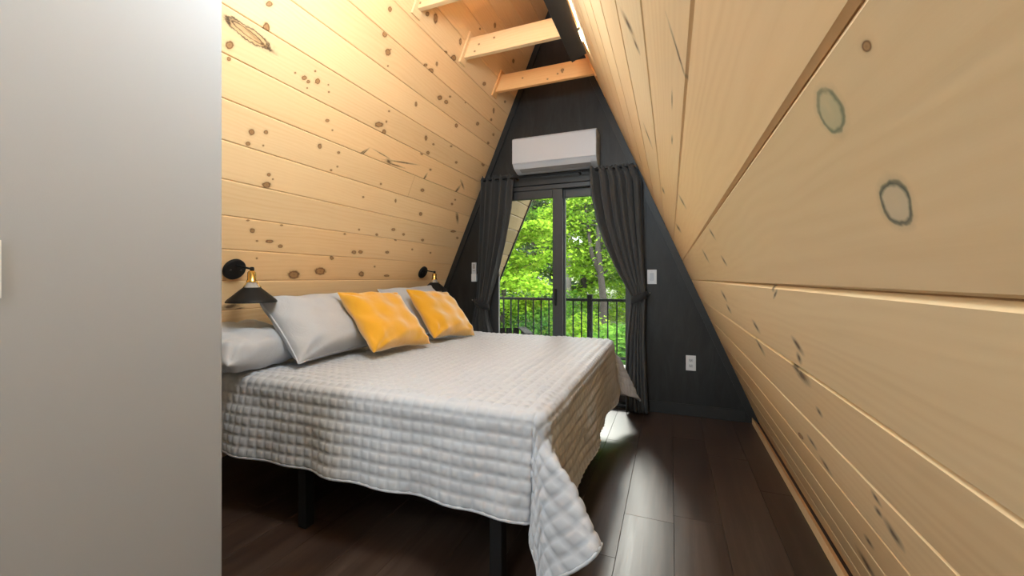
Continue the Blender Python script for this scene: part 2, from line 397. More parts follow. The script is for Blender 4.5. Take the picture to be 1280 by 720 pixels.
def board_mesh(a0, a1, b0, b1, sgn, th=0.019, ch=0.0055):
    """prism along X; the face of the board lies on Z = 0 and its body goes to -sgn*th; V-groove chamfers on every edge"""
    g = 0.0008
    v = []; 
    for z, i in ((0.0, ch), (-sgn * ch * 0.85, g), (-sgn * th, g)):
        ia = i if z == 0 else g
        if z == 0: ia = 0.0016
        v += [(a0 + ia, b0 + i, z), (a1 - ia, b0 + i, z), (a1 - ia, b1 - i, z), (a0 + ia, b1 - i, z)]
    f = [(0, 1, 2, 3), (8, 11, 10, 9)]
    for r in (0, 4):
        for k in range(4): f.append((r + k, r + 4 + k, r + 4 + (k + 1) % 4, r + (k + 1) % 4))
    return recalc(pydata('board', v, f))
def slope(name, label, mtx, sgn, kn, cr, bl, joints, hue0):
    # sheathing behind the boards is the wall itself
    bm = bmesh.new()
    add_box(bm, ((YF + 0.12 + YB - 0.12) / 2, ZA * S / 2 - 0.06, -sgn * 0.062), (YF + 0.12 - YB + 0.12, ZA * S + 0.12, 0.08))
    root = link(name, me_of(bm, name), M['soil'] if False else M['black_matte']); root.matrix_world = mtx
    struct(root, label)
    rr = random.Random(11 if sgn > 0 else 23)
    for k in range(0, NB):
        b0 = 0.0 if k == 0 else B0 + k * PITCH; b1 = min(ZA * S - 0.012, B0 + (k + 1) * PITCH)
        if b1 - b0 < 0.012: continue
        cuts = sorted(joints.get(k, [rr.uniform(-2.2, 0.2)]))
        ends = [YB] + cuts + [YF - 0.0005]
        for i in range(len(ends) - 1):
            a0, a1 = ends[i], ends[i + 1]
            inside = lambda e: a0 <= e[0] < a1
            ks = [e for e in kn.get(k, []) if inside(e)]
            if not ks:
                ks = [(rr.uniform(a0, a1), rr.uniform(b0 + .03, b1 - .03), *(lambda q: (q * rr.uniform(1, 1.6), q))(rr.uniform(.003, .009)), 0.0) for _ in range(rr.randint(1, 4))]
                if sgn < 0: ks = [(e[0] if e[0] < -0.4 else e[0] - 4.2, *e[1:]) for e in ks]
            mat = pine('pine_board', k * 7 + i * 3 + (0 if sgn > 0 else 500), rr.uniform(0.93, 1.06), rr.uniform(-0.05, 0.10) + hue0,
                       ks, [e for e in cr.get(k, []) if inside(e)], [q for q in bl.get(k, []) if inside(q[0])])
            o = link('board', board_mesh(a0, a1, b0, b1, sgn), mat); o.parent = root
    return root
jl = on_left(513, 236)
eye = ellipse(on_left, 312, 43, 34, 7.5, 35)
slope('wall_left', 'knotty pine plank slope behind the headboard end of the bed', LM, 1, knL, crL, {int((eye[1] - B0) // PITCH): [(eye, (0.62, 0.36, 0.15), (0.05, 0.025, 0.012)), (ellipse(on_left, 311, 42, 24, 3.6, 37), (0.50, 0.32, 0.16), (0.06, 0.03, 0.015))]},
      {int((jl[1] - B0) // PITCH): [-1.0, float(jl[0])]}, 0.0)
slope('wall_right', 'pine plank slope rising close beside the camera', RM, -1, knR, crR, blR, {}, 0.02)

# ------------------------------------------------------------------ floor
FX = [XL - 0.1, -2.45, -2.225, -2.0, -1.775, -1.55, -1.325, -1.11, -0.885, -0.665, -0.442, -0.219, 0.015, 0.237, 0.472, XR + 0.12]
bm = bmesh.new(); add_box(bm, ((XL + XR) / 2, (YB + YF) / 2 + 0.06, -0.06), (XR - XL + 0.3, YF - YB + 0.12, 0.08))
fl = struct(link('floor', me_of(bm, 'floor'), M['black_matte']), 'dark brown wood plank floor')
fm = [floor_plank('dark_floor_plank', i) for i in range(9)]
rr = random.Random(5)
known = {10: [at_z(735, 689, 0).y], 12: [at_z(870, 650, 0).y], 13: [at_z(895, 570, 0).y], 14: [at_z(965, 616, 0).y]}
for i in range(len(FX) - 1):
    cuts = list(known.get(i, []))
    y = YB + rr.uniform(0.3, 1.3)
    while y < YF - 0.4:
        if all(abs(y - c) > 0.7 for c in cuts): cuts.append(y)
        y += rr.uniform(1.1, 1.4)
    ends = [YB] + sorted(cuts) + [YF]
    for j in range(len(ends) - 1):
        x0, x1, y0, y1 = FX[i], FX[i + 1], ends[j], ends[j + 1]; g, c = 0.0004, 0.0016
        v = [(x0 + g, y0 + g, -0.02), (x1 - g, y0 + g, -0.02), (x1 - g, y1 - g, -0.02), (x0 + g, y1 - g, -0.02)]
        v += [(x0 + g, y0 + g, -c), (x1 - g, y0 + g, -c), (x1 - g, y1 - g, -c), (x0 + g, y1 - g, -c)]
        v += [(x0 + c, y0 + c, 0), (x1 - c, y0 + c, 0), (x1 - c, y1 - c, 0), (x0 + c, y1 - c, 0)]
        f = [(3, 2, 1, 0), (8, 9, 10, 11)] + [(r + k, r + (k + 1) % 4, r + 4 + (k + 1) % 4, r + 4 + k) for r in (0, 4) for k in range(4)]
        link('plank', pydata('plank', v, f), fm[(i * 3 + j * 5) % 9], fl)

# ------------------------------------------------------------------ far gable wall with the sliding door opening
DL, DR, DT = -1.80, -0.27, 2.13
xl = lambda z: XL + K * z
xr = lambda z: XR - K * z
struct(prism('wall_far', [(xl(0), 0), (DL, 0), (DL, DT), (xl(DT), DT)], YF, YF + 0.12, M['gable'],
     extra=([(DR, 0), (xr(0), 0), (xr(DT), DT), (DR, DT)], [(xl(DT), DT), (xr(DT), DT), (XA, ZA)])), 'black stained gable wall at the end of the room')
def rake(name, sgn, label):
    wd, th = 0.058, 0.018
    f = xl if sgn > 0 else xr
    e = 0.0015 * sgn
    struct(prism(name, [(f(0) + e, 0), (f(0) + e + sgn * wd, 0), (f(ZA - 0.07) + e + sgn * wd * 0.5, ZA - 0.14), (f(ZA - 0.07) + e, ZA - 0.07)], YF - th, YF - 0.0005, M['black_trim']), label)
rake('trim_1', 1, 'black rake trim along the left slope of the gable')
rake('trim_2', -1, 'black rake trim along the right slope of the gable')
struct(box('baseboard_far', (DR + 0.09, YF - 0.016, 0.0005), (xr(0.10) - 0.062, YF - 0.0005, 0.10), M['black_trim']), 'black baseboard under the outlet')
# wooden strip where the right slope meets the floor
o = prism('baseboard_right', [(0, 0), (0.034, 0), (0.034, 0.016), (0.0, 0.05)], YB, YF - 0.02, pine('strip_pine', 901, 1.0, 0.12, [], [], [])); o.location = (XR - 0.058, 0, 0.0005)
struct(o, 'narrow pine strip along the floor under the right slope')
bpy.context.view_layer.update()

# sliding door
door = struct(bpy.data.objects.new('door_1', None), 'black framed sliding glass door to the deck'); C.objects.link(door); door.location = ((DL + DR) / 2, YF, 0)
def dbox(name, x0, x1, y0, y1, z0, z1, mat, parent=None, bev=0.003):
    o = box(name, (x0, y0, z0), (x1, y1, z1), mat, None, bev)
    if parent is not None: o.parent = parent
    else: o.parent = door; o.matrix_parent_inverse = Matrix.Translation(door.location).inverted()
    return o
e = 0.001
dbox('jamb', DL + e, DL + 0.045, YF + 0.002, YF + 0.118, 0, DT - e, M['door_frame'])
dbox('jamb', DR - 0.045, DR - e, YF + 0.002, YF + 0.118, 0, DT - e, M['door_frame'])
dbox('head', DL + 0.046, DR - 0.046, YF + 0.002, YF + 0.118, DT - 0.045, DT - e, M['door_frame'])
dbox('sill', DL + 0.046, DR - 0.046, YF + 0.002, YF + 0.118, 0.0, 0.03, M['door_frame'])
def panel(x0, x1, y0, y1, sl, sr, strip):
    z0, z1 = 0.031, DT - 0.046
    p = dbox('sliding_panel' if strip else 'fixed_panel', x0, x0 + sl, y0, y1, z0, z1, M['door_frame'])
    for n, a in (('stile', (x1 - sr, x1, y0, y1, z0, z1)), ('top_rail', (x0 + sl, x1 - sr, y0, y1, 2.0, z1)), ('bottom_rail', (x0 + sl, x1 - sr, y0, y1, z0, z0 + 0.09))):
        dbox(n, *a, M['door_frame'], p)
    ym = (y0 + y1) / 2
    dbox('glass', x0 + sl - 0.004, x1 - sr + 0.004, ym - 0.003, ym + 0.003, z0 + 0.086, 2.004, M['glass'], p, 0)
    if strip:
        dbox('lit_edge', x0 + sl, x0 + sl + 0.008, y0 + 0.004, y0 + 0.012, z0 + 0.09, 2.0, M['lit_edge_grey'], p, 0)  # pale grey sliver painted in for the light catching the panel's edge
        dbox('handle', x1 - sr + 0.02, x1 - sr + 0.045, y0 - 0.02, y0 - 0.0005, 0.93, 1.10, M['black_metal'], p, 0.006)
    return p
panel(DL + 0.047, -0.985, YF + 0.012, YF + 0.052, 0.085, 0.10, True)
panel(-1.085, DR - 0.047, YF + 0.062, YF + 0.102, 0.115, 0.075, False)
# casing round the door
struct(prism('trim_3', [(DL - 0.06, DT + 0.001), (DR + 0.06, DT + 0.001), (DR + 0.06, DT + 0.062), (DL - 0.06, DT + 0.062)], YF - 0.02, YF - 0.0005, M['black_trim'],
     extra=([(DL - 0.06, 0), (DL, 0), (DL, DT), (DL - 0.06, DT)], [(DR, 0), (DR + 0.06, 0), (DR + 0.06, DT), (DR, DT)])), 'flat black casing round the sliding door')

# ------------------------------------------------------------------ white partition on the near left, back of the room
XW, YW = -1.217, 0.785
ztop = (XW - XL) / K - 0.03
zt2 = (XW - 0.11 - XL) / K - 0.03
bm = bmesh.new()
prof = [(XW, 0), (XW, zt2), (XW - 0.11, zt2 - 0.02), (XW - 0.11, 0)]
wp = prism('wall_partition', prof, YB + 0.001, YW, M['white_paint'])
md = wp.modifiers.new('bead', 'BEVEL'); md.width = 0.008; md.segments = 3; md.limit_method = 'ANGLE'
struct(wp, 'smooth white painted partition wall')
wr_ = prism('wall_return', [(XW - 0.112, 0), (XW - 0.112, zt2 - 0.03), (xl(0) + 0.05, 0.05), (xl(0) + 0.03, 0)], YW - 0.11, YW, M['white_paint'])
struct(wr_, 'white partition return facing the side of the bed')
# rear gable, out of view; its window is added to let in fill daylight
WX0, WX1, WZ0, WZ1 = -1.12, 0.0, 0.15, 2.1
struct(prism('wall_back', [(xl(0), 0), (WX0, 0), (WX0, 2.1), (xl(2.1), 2.1)], YB - 0.12, YB, M['white_paint'],
     extra=([(WX1, 0), (xr(0), 0), (xr(2.1), 2.1), (WX1, 2.1)], [(xl(2.1), 2.1), (xr(2.1), 2.1), (XA, ZA)], [(WX0, 0), (WX1, 0), (WX1, WZ0), (WX0, WZ0)])), 'white gable wall at the back of the hall')
wn_ = struct(box('added_window_1', (WX0, YB - 0.064, WZ0), (WX1, YB - 0.058, WZ1), M['glass'], bev=0), 'clear back window added unseen for fill daylight')
for a, b_ in (((WX0, YB - .1, WZ0), (WX0 + .05, YB - .02, WZ1)), ((WX1 - .05, YB - .1, WZ0), (WX1, YB - .02, WZ1)), ((WX0 + .05, YB - .1, WZ0), (WX1 - .05, YB - .02, WZ0 + .05)), ((WX0 + .05, YB - .1, WZ1 - .05), (WX1 - .05, YB - .02, WZ1))):
    box('added_window_frame', a, b_, M['white_plastic'], wn_)

# ------------------------------------------------------------------ collar ties
ZT0, ZT1, TT = 2.925, 3.07, 0.038
tie_words = ['farthest from the black gable wall', 'over the middle of the bed', 'passing just above the end of the black light bar', 'closest to the black gable wall']
for i, y in enumerate((1.57, 2.17, 2.79, 3.405)):
    t_ = thing('collar_tie', f'pale pine collar tie beam {tie_words[i]}', 'beam', (XA, y, ZT0), group='collar ties under the ridge')
    mat = pine('tie_pine', 300 + i, 1.0, (0.05, 0.0, 0.05, 0.42)[i],
               [(random.uniform(-.5, .5), random.uniform(.02, .12), .007, .006, 0) for _ in range(5)] + ([(0.18, 0.08, .014, .012, .3)] if i == 3 else []))
    poly = [(xl(ZT0) - XA + 0.016, 0), (xr(ZT0) - XA - 0.016, 0), (xr(ZT1) - XA - 0.016, ZT1 - ZT0), (xl(ZT1) - XA + 0.016, ZT1 - ZT0)]
    # beam mesh in its own frame: X along the beam, Y its height, so that the pine grain follows it
    bm = bmesh.new()
    f = [bm.verts.new((a, b, 0)) for a, b in poly]; g = [bm.verts.new((a, b, -TT)) for a, b in poly]
    bm.faces.new(f); bm.faces.new(g[::-1])
    for q in range(4): bm.faces.new((f[q], g[q], g[(q + 1) % 4], f[(q + 1) % 4]))
    bmesh.ops.bevel(bm, geom=list(bm.edges), offset=0.003, segments=1, affect='EDGES')
    b_ = link('beam', me_of(bm, 'beam'), mat, t_); b_.rotation_euler = (PI / 2, 0, 0)
    for sgn, mtx in ((1, LM), (-1, RM)):
        bm = bmesh.new(); add_box(bm, (y + TT / 2 - 0.005, (ZT0 + ZT1) / 2 * S, sgn * 0.0085), (0.088, 0.235, 0.015), 0.002)
        c_ = link('cleat', me_of(bm, 'cleat'), mat, t_)
        c_.matrix_parent_inverse = Matrix.Translation(t_.location).inverted(); c_.matrix_basis = mtx

# ------------------------------------------------------------------ linear light along the right slope
def light_bar():
    y0, y1 = -1.2, 2.95
    t_ = thing('linear_light', 'long black linear light bar glowing against the right slope', 'light', (0, y0, 2.8))
    n = Vector((-1 / S, 0, -K / S)); u = Vector((-K / S, 0, 1 / S))        # inward normal, up-slope
    zc = 2.862
    base = Vector((xr(zc), 0, zc))
    gap, wd, hi = 0.018, 0.118, 0.075
    def pt(a, b): p = base + n * a + u * b; return (p.x, p.z - 2.8)
    def bar(name, pts, m, s0=0.0, s1=y1 - y0): return prism(name, [pt(*q) for q in pts], s0, s1, m, t_)
    # a box profile whose open side faces the slope; the diffuser sits in that side
    bar('housing', [(gap, 0), (gap + wd, 0), (gap + wd, hi), (gap, hi), (gap, hi - 0.006), (gap + wd - 0.006, hi - 0.006), (gap + wd - 0.006, 0.006), (gap, 0.006)], M['charcoal_housing'])
    bar('diffuser', [(gap + 0.004, 0.008), (gap + 0.012, 0.008), (gap + 0.012, hi - 0.008), (gap + 0.004, hi - 0.008)], M['led'], 0.01, y1 - y0 - 0.01)
    bar('end_cap', [(gap, 0), (gap + wd, 0), (gap + wd, hi), (gap, hi)], M['charcoal_housing'], y1 - y0, y1 - y0 + 0.004)
    for s in (0.35, 1.55, 2.75, 3.85): bar('bracket', [(0.0005, 0.010), (gap, 0.010), (gap, 0.018), (0.0005, 0.018)], M['charcoal_housing'], s, s + 0.03)
    ld = bpy.data.lights.new('led_strip', 'AREA'); ld.shape = 'RECTANGLE'; ld.size = hi - 0.02; ld.size_y = y1 - y0 - 0.05
    ld.energy = LED_W; ld.color = LED_COL
    lo = bpy.data.objects.new('led_strip', ld); C.objects.link(lo); lo.parent = t_
    c = base + n * (gap + 0.002) + u * hi / 2
    lo.location = (c.x, (y1 - y0) / 2, c.z - 2.8)
    z = n; y = Vector((0, 1, 0)); x = y.cross(z)
    lo.rotation_euler = Matrix((x, y, z)).transposed().to_euler()
light_bar()
# glowing globes added out of view purely as fill light
def add_fill_globe(x, y, z, words_, watt):
    zc = min((x - XL) / K, (XR - x) / K)
    t_ = thing('fill_globe', f'white globe added unseen as fill light {words_}', 'lamp', (x, y, z), group='added fill globes')
    tube('cord', [(0, 0, 0.10), (0, 0, zc - z + 0.02)], 0.004, M['black_metal'], t_, 6)
    lathe('globe', [(0, -.1), (.05, -.087), (.087, -.05), (.1, 0), (.087, .05), (.05, .087), (.02, .1), (0, .1)], M['globe'], t_, 20)
    ld = bpy.data.lights.new('fill_globe_light', 'POINT'); ld.energy = watt * FILL_GLOBE_W; ld.shadow_soft_size = 0.22; ld.color = (0.75, 0.90, 1.0)
    lo = bpy.data.objects.new('fill_globe_light', ld); C.objects.link(lo); lo.parent = t_
add_fill_globe(-0.75, 1.12, 2.58, 'beside the partition end', 0.74)
add_fill_globe(-0.78, -0.85, 2.3, 'in the middle of the hall', 0.42)

# ------------------------------------------------------------------ air conditioner
def aircon():
    x0, x1 = -1.433, -0.620
    t_ = thing('air_conditioner', 'white wall mounted air conditioner above the sliding door', 'air conditioner', ((x0 + x1) / 2, YF, 2.24))
    h = (x1 - x0) / 2; Y = lambda y: y - YF
    body = [(0.0 - 0.0005, 0.02), (0.0 - 0.0005, 0.325), (-0.165, 0.325), (-0.185, 0.31), (-0.188, 0.065), (-0.155, 0.03), (-0.06, 0.0), (-0.02, 0.0)]
    b = prism('body', body, -h, h, M['white_plastic'], t_, 'x')
    md = b.modifiers.new('round', 'BEVEL'); md.width = 0.008; md.segments = 3; md.limit_method = 'ANGLE'; md.angle_limit = math.radians(20)
    fp = prism('front_panel', [(-0.1885, 0.072), (-0.1885, 0.30), (-0.176, 0.318), (-0.192, 0.312), (-0.2, 0.295), (-0.2, 0.068)], -h + 0.001, h - 0.001, M['white_plastic'], t_, 'x')
    md = fp.modifiers.new('round', 'BEVEL'); md.width = 0.003; md.segments = 2; md.limit_method = 'ANGLE'
    lv = prism('louver', [(-0.186, 0.053), (-0.192, 0.053), (-0.162, 0.022), (-0.156, 0.026)], -h + 0.055, h - 0.055, M['white_plastic'], t_, 'x')
    prism('outlet_slot', [(-0.150, 0.0265), (-0.154, 0.0235), (-0.090, 0.003), (-0.088, 0.007)], -h + 0.06, h - 0.06, M['grey_plastic'], t_, 'x')
    for q in range(6):
        prism('side_vent', [(-0.14 + q * 0.012, 0.10), (-0.134 + q * 0.012, 0.10), (-0.134 + q * 0.012, 0.25), (-0.14 + q * 0.012, 0.25)], h - 0.001, h + 0.0012, M['grey_plastic'], t_, 'x')
aircon()

# ------------------------------------------------------------------ curtains, rod
YC = 3.735
def edge_fn(px):
    pts = sorted([(at_y(u, v, YC).z, at_y(u, v, YC).x) for u, v in px])
    zs, xs = [p[0] for p in pts], [p[1] for p in pts]
    return lambda z: float(np.interp(z, zs, xs))
def curtain(name, label, inner, outer, z_top, z_bot, z_tie, folds, phase, hook_sgn):
    fi, fo = edge_fn(inner), edge_fn(outer)
    xm = (fi(z_top) + fo(z_top)) / 2
    t_ = thing(name, label, 'curtain', (xm, YC, 0), group=None)
    nu, nv = folds * 14, 90
    zs = np.concatenate([np.linspace(z_bot, z_tie, 40)[:-1], np.linspace(z_tie, z_top - 0.06, 42)[:-1], np.linspace(z_top - 0.06, z_top, 9)])
    v = []; r = random.Random(folds)
    amp_j = [r.uniform(0.6, 1.3) for _ in range(folds + 1)]
    for z in zs:
        a, b = (min(max(q, xl(z) + 0.014), xr(z) - 0.014) for q in (fi(z), fo(z))); d = abs(z - z_tie)
        A = 0.012 + 0.024 * min(1, d / 0.35)
        if z > z_top - 0.06: A = 0.022 + 0.012 * math.sin((z_top - z) / 0.06 * PI)
        pinch = 0.0
        for i in range(nu + 1):
            s = i / nu
            ph = 2 * PI * folds * (s + 0.035 * math.sin(5 * s + phase + z * 0.6)) + phase
            am = A * amp_j[min(folds, int(s * folds))] 
            y = am * math.sin(ph) + 0.25 * am * math.sin(2.3 * ph + 1.1)
            if z > z_top - 0.055: y += 0.008 * math.sin(ph * 2.6 + z * 90)
            x = a + (b - a) * s + 0.006 * math.cos(ph) 
            zz = z + (0.012 * math.sin(ph * 1.7 + 0.5) if z >= z_top - 0.001 else 0)
            if d < 0.03: y *= 0.8
            v.append((x - xm, y, zz))
    W = nu + 1
    f = [(j * W + i, j * W + i + 1, (j + 1) * W + i + 1, (j + 1) * W + i) for j in range(len(zs) - 1) for i in range(nu)]
    cl = link('panel', pydata('panel', v, f, True), M['curtain'], t_)
    md = cl.modifiers.new('thick', 'SOLIDIFY'); md.thickness = 0.003; md.offset = 0
    # tieback band wrapped round the pinch, its tail to a hook on the wall
    a, b = sorted((fi(z_tie), fo(z_tie))); cx, hw = (a + b) / 2 - xm, (b - a) / 2 + 0.012
    n = 28; bv = []
    for k in range(n):
        th = 2 * PI * k / n
        for dz in (-0.032, 0.032):
            bv.append((cx + hw * math.cos(th), 0.052 * math.sin(th), z_tie + dz + hook_sgn * 0.028 * math.cos(th)))
    bf = [(2 * k, 2 * ((k + 1) % n), 2 * ((k + 1) % n) + 1, 2 * k + 1) for k in range(n)]
    tb = link('tieback', pydata('tieback', bv, bf, True), M['tieback'], t_)
    md = tb.modifiers.new('thick', 'SOLIDIFY'); md.thickness = 0.004
    hx = cx + hook_sgn * (hw + 0.02)
    tube('tieback_tail', [(cx + hook_sgn * hw * 0.95, -0.0, z_tie + 0.028), (hx, 0.01, z_tie + 0.036)], 0.012, M['tieback'], t_, 8)
    tube('hook', [(hx, YF - YC, z_tie + 0.036), (hx, 0.0, z_tie + 0.036), (hx + hook_sgn * 0.006, -0.012, z_tie + 0.044)], 0.0045, M['steel'], t_, 8)
    return t_
curtain('curtain', 'charcoal curtain tied back on the side beside the remote control',
        [(641, 221), (638, 260), (631, 300), (623, 335), (614, 368), (608, 386), (610, 400), (614, 412), (622, 470), (626, 540)],
        [(601, 221), (600, 250), (599, 300), (598, 340), (596, 370), (594, 386), (591, 400), (589, 412), (584, 470), (580, 540)], 2.235, 0.03, 0.935, 5, 0.4, -1)
curtain('curtain', 'charcoal curtain tied back on the side beside the light switch',
        [(735, 205), (738, 240), (746, 278), (757, 308), (772, 340), (785, 362), (790, 372), (788, 385), (784, 430), (782, 470), (783, 520)],
        [(802, 205), (803, 240), (804, 280), (805, 320), (806, 350), (807, 372), (806, 385), (806, 430), (808, 480), (810, 520)], 2.222, 0.015, 1.03, 6, 1.3, 1)
t_ = thing('curtain_rod', 'thin black curtain rod above the sliding door', 'curtain rod', ((DL + DR) / 2, YC, 2.19))
xm = (DL + DR) / 2
tube('rod', [(-1.805 - xm, 0, 0.01), (-0.295 - xm, 0, 0.01)], 0.008, M['black_metal'], t_, 10)
for x in (-1.808, -0.292): lathe('finial', [(0, -.012), (.009, -.01), (.013, 0), (.009, .01), (0, .012)], M['steel'], t_, 12, Matrix.Translation((x - xm, 0, 0.01)) @ Matrix.Rotation(PI / 2, 4, 'Y'))
for x in (-1.44, -0.80): box('bracket', (x - xm - 0.008, 0.009, 0.0), (x - xm + 0.008, YF - YC - 0.001, 0.02), M['black_metal'], t_)

# ------------------------------------------------------------------ plates and remote on the gable
def plate(name, label, cat, x, z, wd, ht, kind, mtx=None):
    t_ = thing(name, label, cat, (x, YF, z))
    box('cover_plate', (-wd / 2, -0.006, -ht / 2), (wd / 2, -0.0004, ht / 2), M['ivory_plate'], t_, 0.002, 2)
    if kind == 'switch':
        box('rocker', (-0.017, -0.0095, -0.034), (0.017, -0.006, 0.034), M['white_plastic'], t_, 0.0015)
        for s in (-1, 1): lathe('screw', [(0, 0), (.003, 0), (.003, .0012), (0, .0015)], M['white_plastic'], t_, 10, Matrix.Translation((0, -0.006, s * 0.046)) @ Matrix.Rotation(PI / 2, 4, 'X'))
    else:
        for s in (-1, 1):
            so = box('socket', (-0.017, -0.0085, s * 0.024 - 0.014), (0.017, -0.006, s * 0.024 + 0.014), M['white_plastic'], t_, 0.002, 2)
            for dx, hh in ((-0.007, 0.007), (0.007, 0.006)): box('slot', (dx - 0.0016, -0.0092, s * 0.024 - hh * .5 + .002), (dx + 0.0016, -0.0086, s * 0.024 + hh * .5 + .002), M['dark_plastic'], so, 0)
            box('ground_hole', (-0.0022, -0.0092, s * 0.024 - 0.0105), (0.0022, -0.0086, s * 0.024 - 0.006), M['dark_plastic'], so, 0)
    return t_
plate('light_switch', 'white light switch plate on the black gable wall', 'switch', -0.155, 1.214, 0.080, 0.130, 'switch')
plate('power_outlet', 'white double power outlet low on the black gable wall', 'outlet', 0.166, 0.462, 0.080, 0.132, 'outlet')
sw = plate('light_switch', 'white switch plate on the white partition wall', 'switch', 0, 0, 0.080, 0.114, 'switch')
sw.location = (XW, 0.325, 1.218); sw.rotation_euler = (0, 0, PI / 2)
t_ = thing('remote_control', 'white remote control in a wall holder beside the curtain', 'remote control', (-1.937, YF, 1.268))
box('body', (-0.026, -0.022, -0.09), (0.026, -0.008, 0.10), M['white_plastic'], t_, 0.004, 2)
box('holder', (-0.029, -0.026, -0.102), (0.029, -0.0005, -0.02), M['ivory_plate'], t_, 0.003)
box('screen', (-0.014, -0.0232, 0.035), (0.014, -0.0222, 0.085), M['grey_plastic'], t_, 0)
for q in range(3): box('button', (-0.014 + q * 0.011, -0.0236, 0.008), (-0.006 + q * 0.011, -0.0222, 0.018), M['grey_plastic'], t_, 0)

# ------------------------------------------------------------------ bed
BX0, BX1, BY0, BY1, BZ = -2.44, -0.43, 1.44, 3.37, 0.69
fr = thing('bed_frame', 'black metal platform bed frame with square legs', 'bed frame', ((BX0 + BX1) / 2, (BY0 + BY1) / 2, 0))
fx, fy = fr.location.x, fr.location.y
def fb(n, x0, x1, y0, y1, z0, z1): return box(n, (x0 - fx, y0 - fy, z0), (x1 - fx, y1 - fy, z1), M['black_metal'], fr, 0.003)
ZR = 0.36
fb('side_rail', BX0, BX1 - 0.1, BY0, BY0 + 0.04, ZR - 0.075, ZR); fb('side_rail', BX0, BX1 - 0.1, BY1 - 0.04, BY1, ZR - 0.075, ZR)
fb('foot_rail', BX1 - 0.14, BX1 - 0.1, BY0 + 0.04, BY1 - 0.04, ZR - 0.075, ZR); fb('head_rail', BX0, BX0 + 0.04, BY0 + 0.04, BY1 - 0.04, ZR - 0.075, ZR)
fb('centre_rail', BX0 + 0.04, BX1 - 0.14, 2.385, 2.425, ZR - 0.075, ZR - 0.02)
for x in (-0.63, -1.645, -2.36):
    for y in (BY0 + 0.012, 2.405, BY1 - 0.012): fb('leg', x - 0.026, x + 0.026, y - 0.026, y + 0.026, 0.0008, ZR - 0.0755)
for q in range(14):
    x = BX0 + 0.09 + q * 0.133; fb('slat', x, x + 0.06, BY0 + 0.04, BY1 - 0.04, ZR - 0.02, ZR - 0.004)
bm = bmesh.new(); add_box(bm, (0, 0, (BZ - ZR) / 2), (BX1 - BX0, BY1 - BY0, BZ - ZR - 0.004), 0.045, None, 4)
mt = tag(link('mattress', me_of(bm, 'mattress', True), M['sheet']), 'thick white mattress under the quilt', 'mattress'); mt.location = (fx, fy, ZR + 0.002)

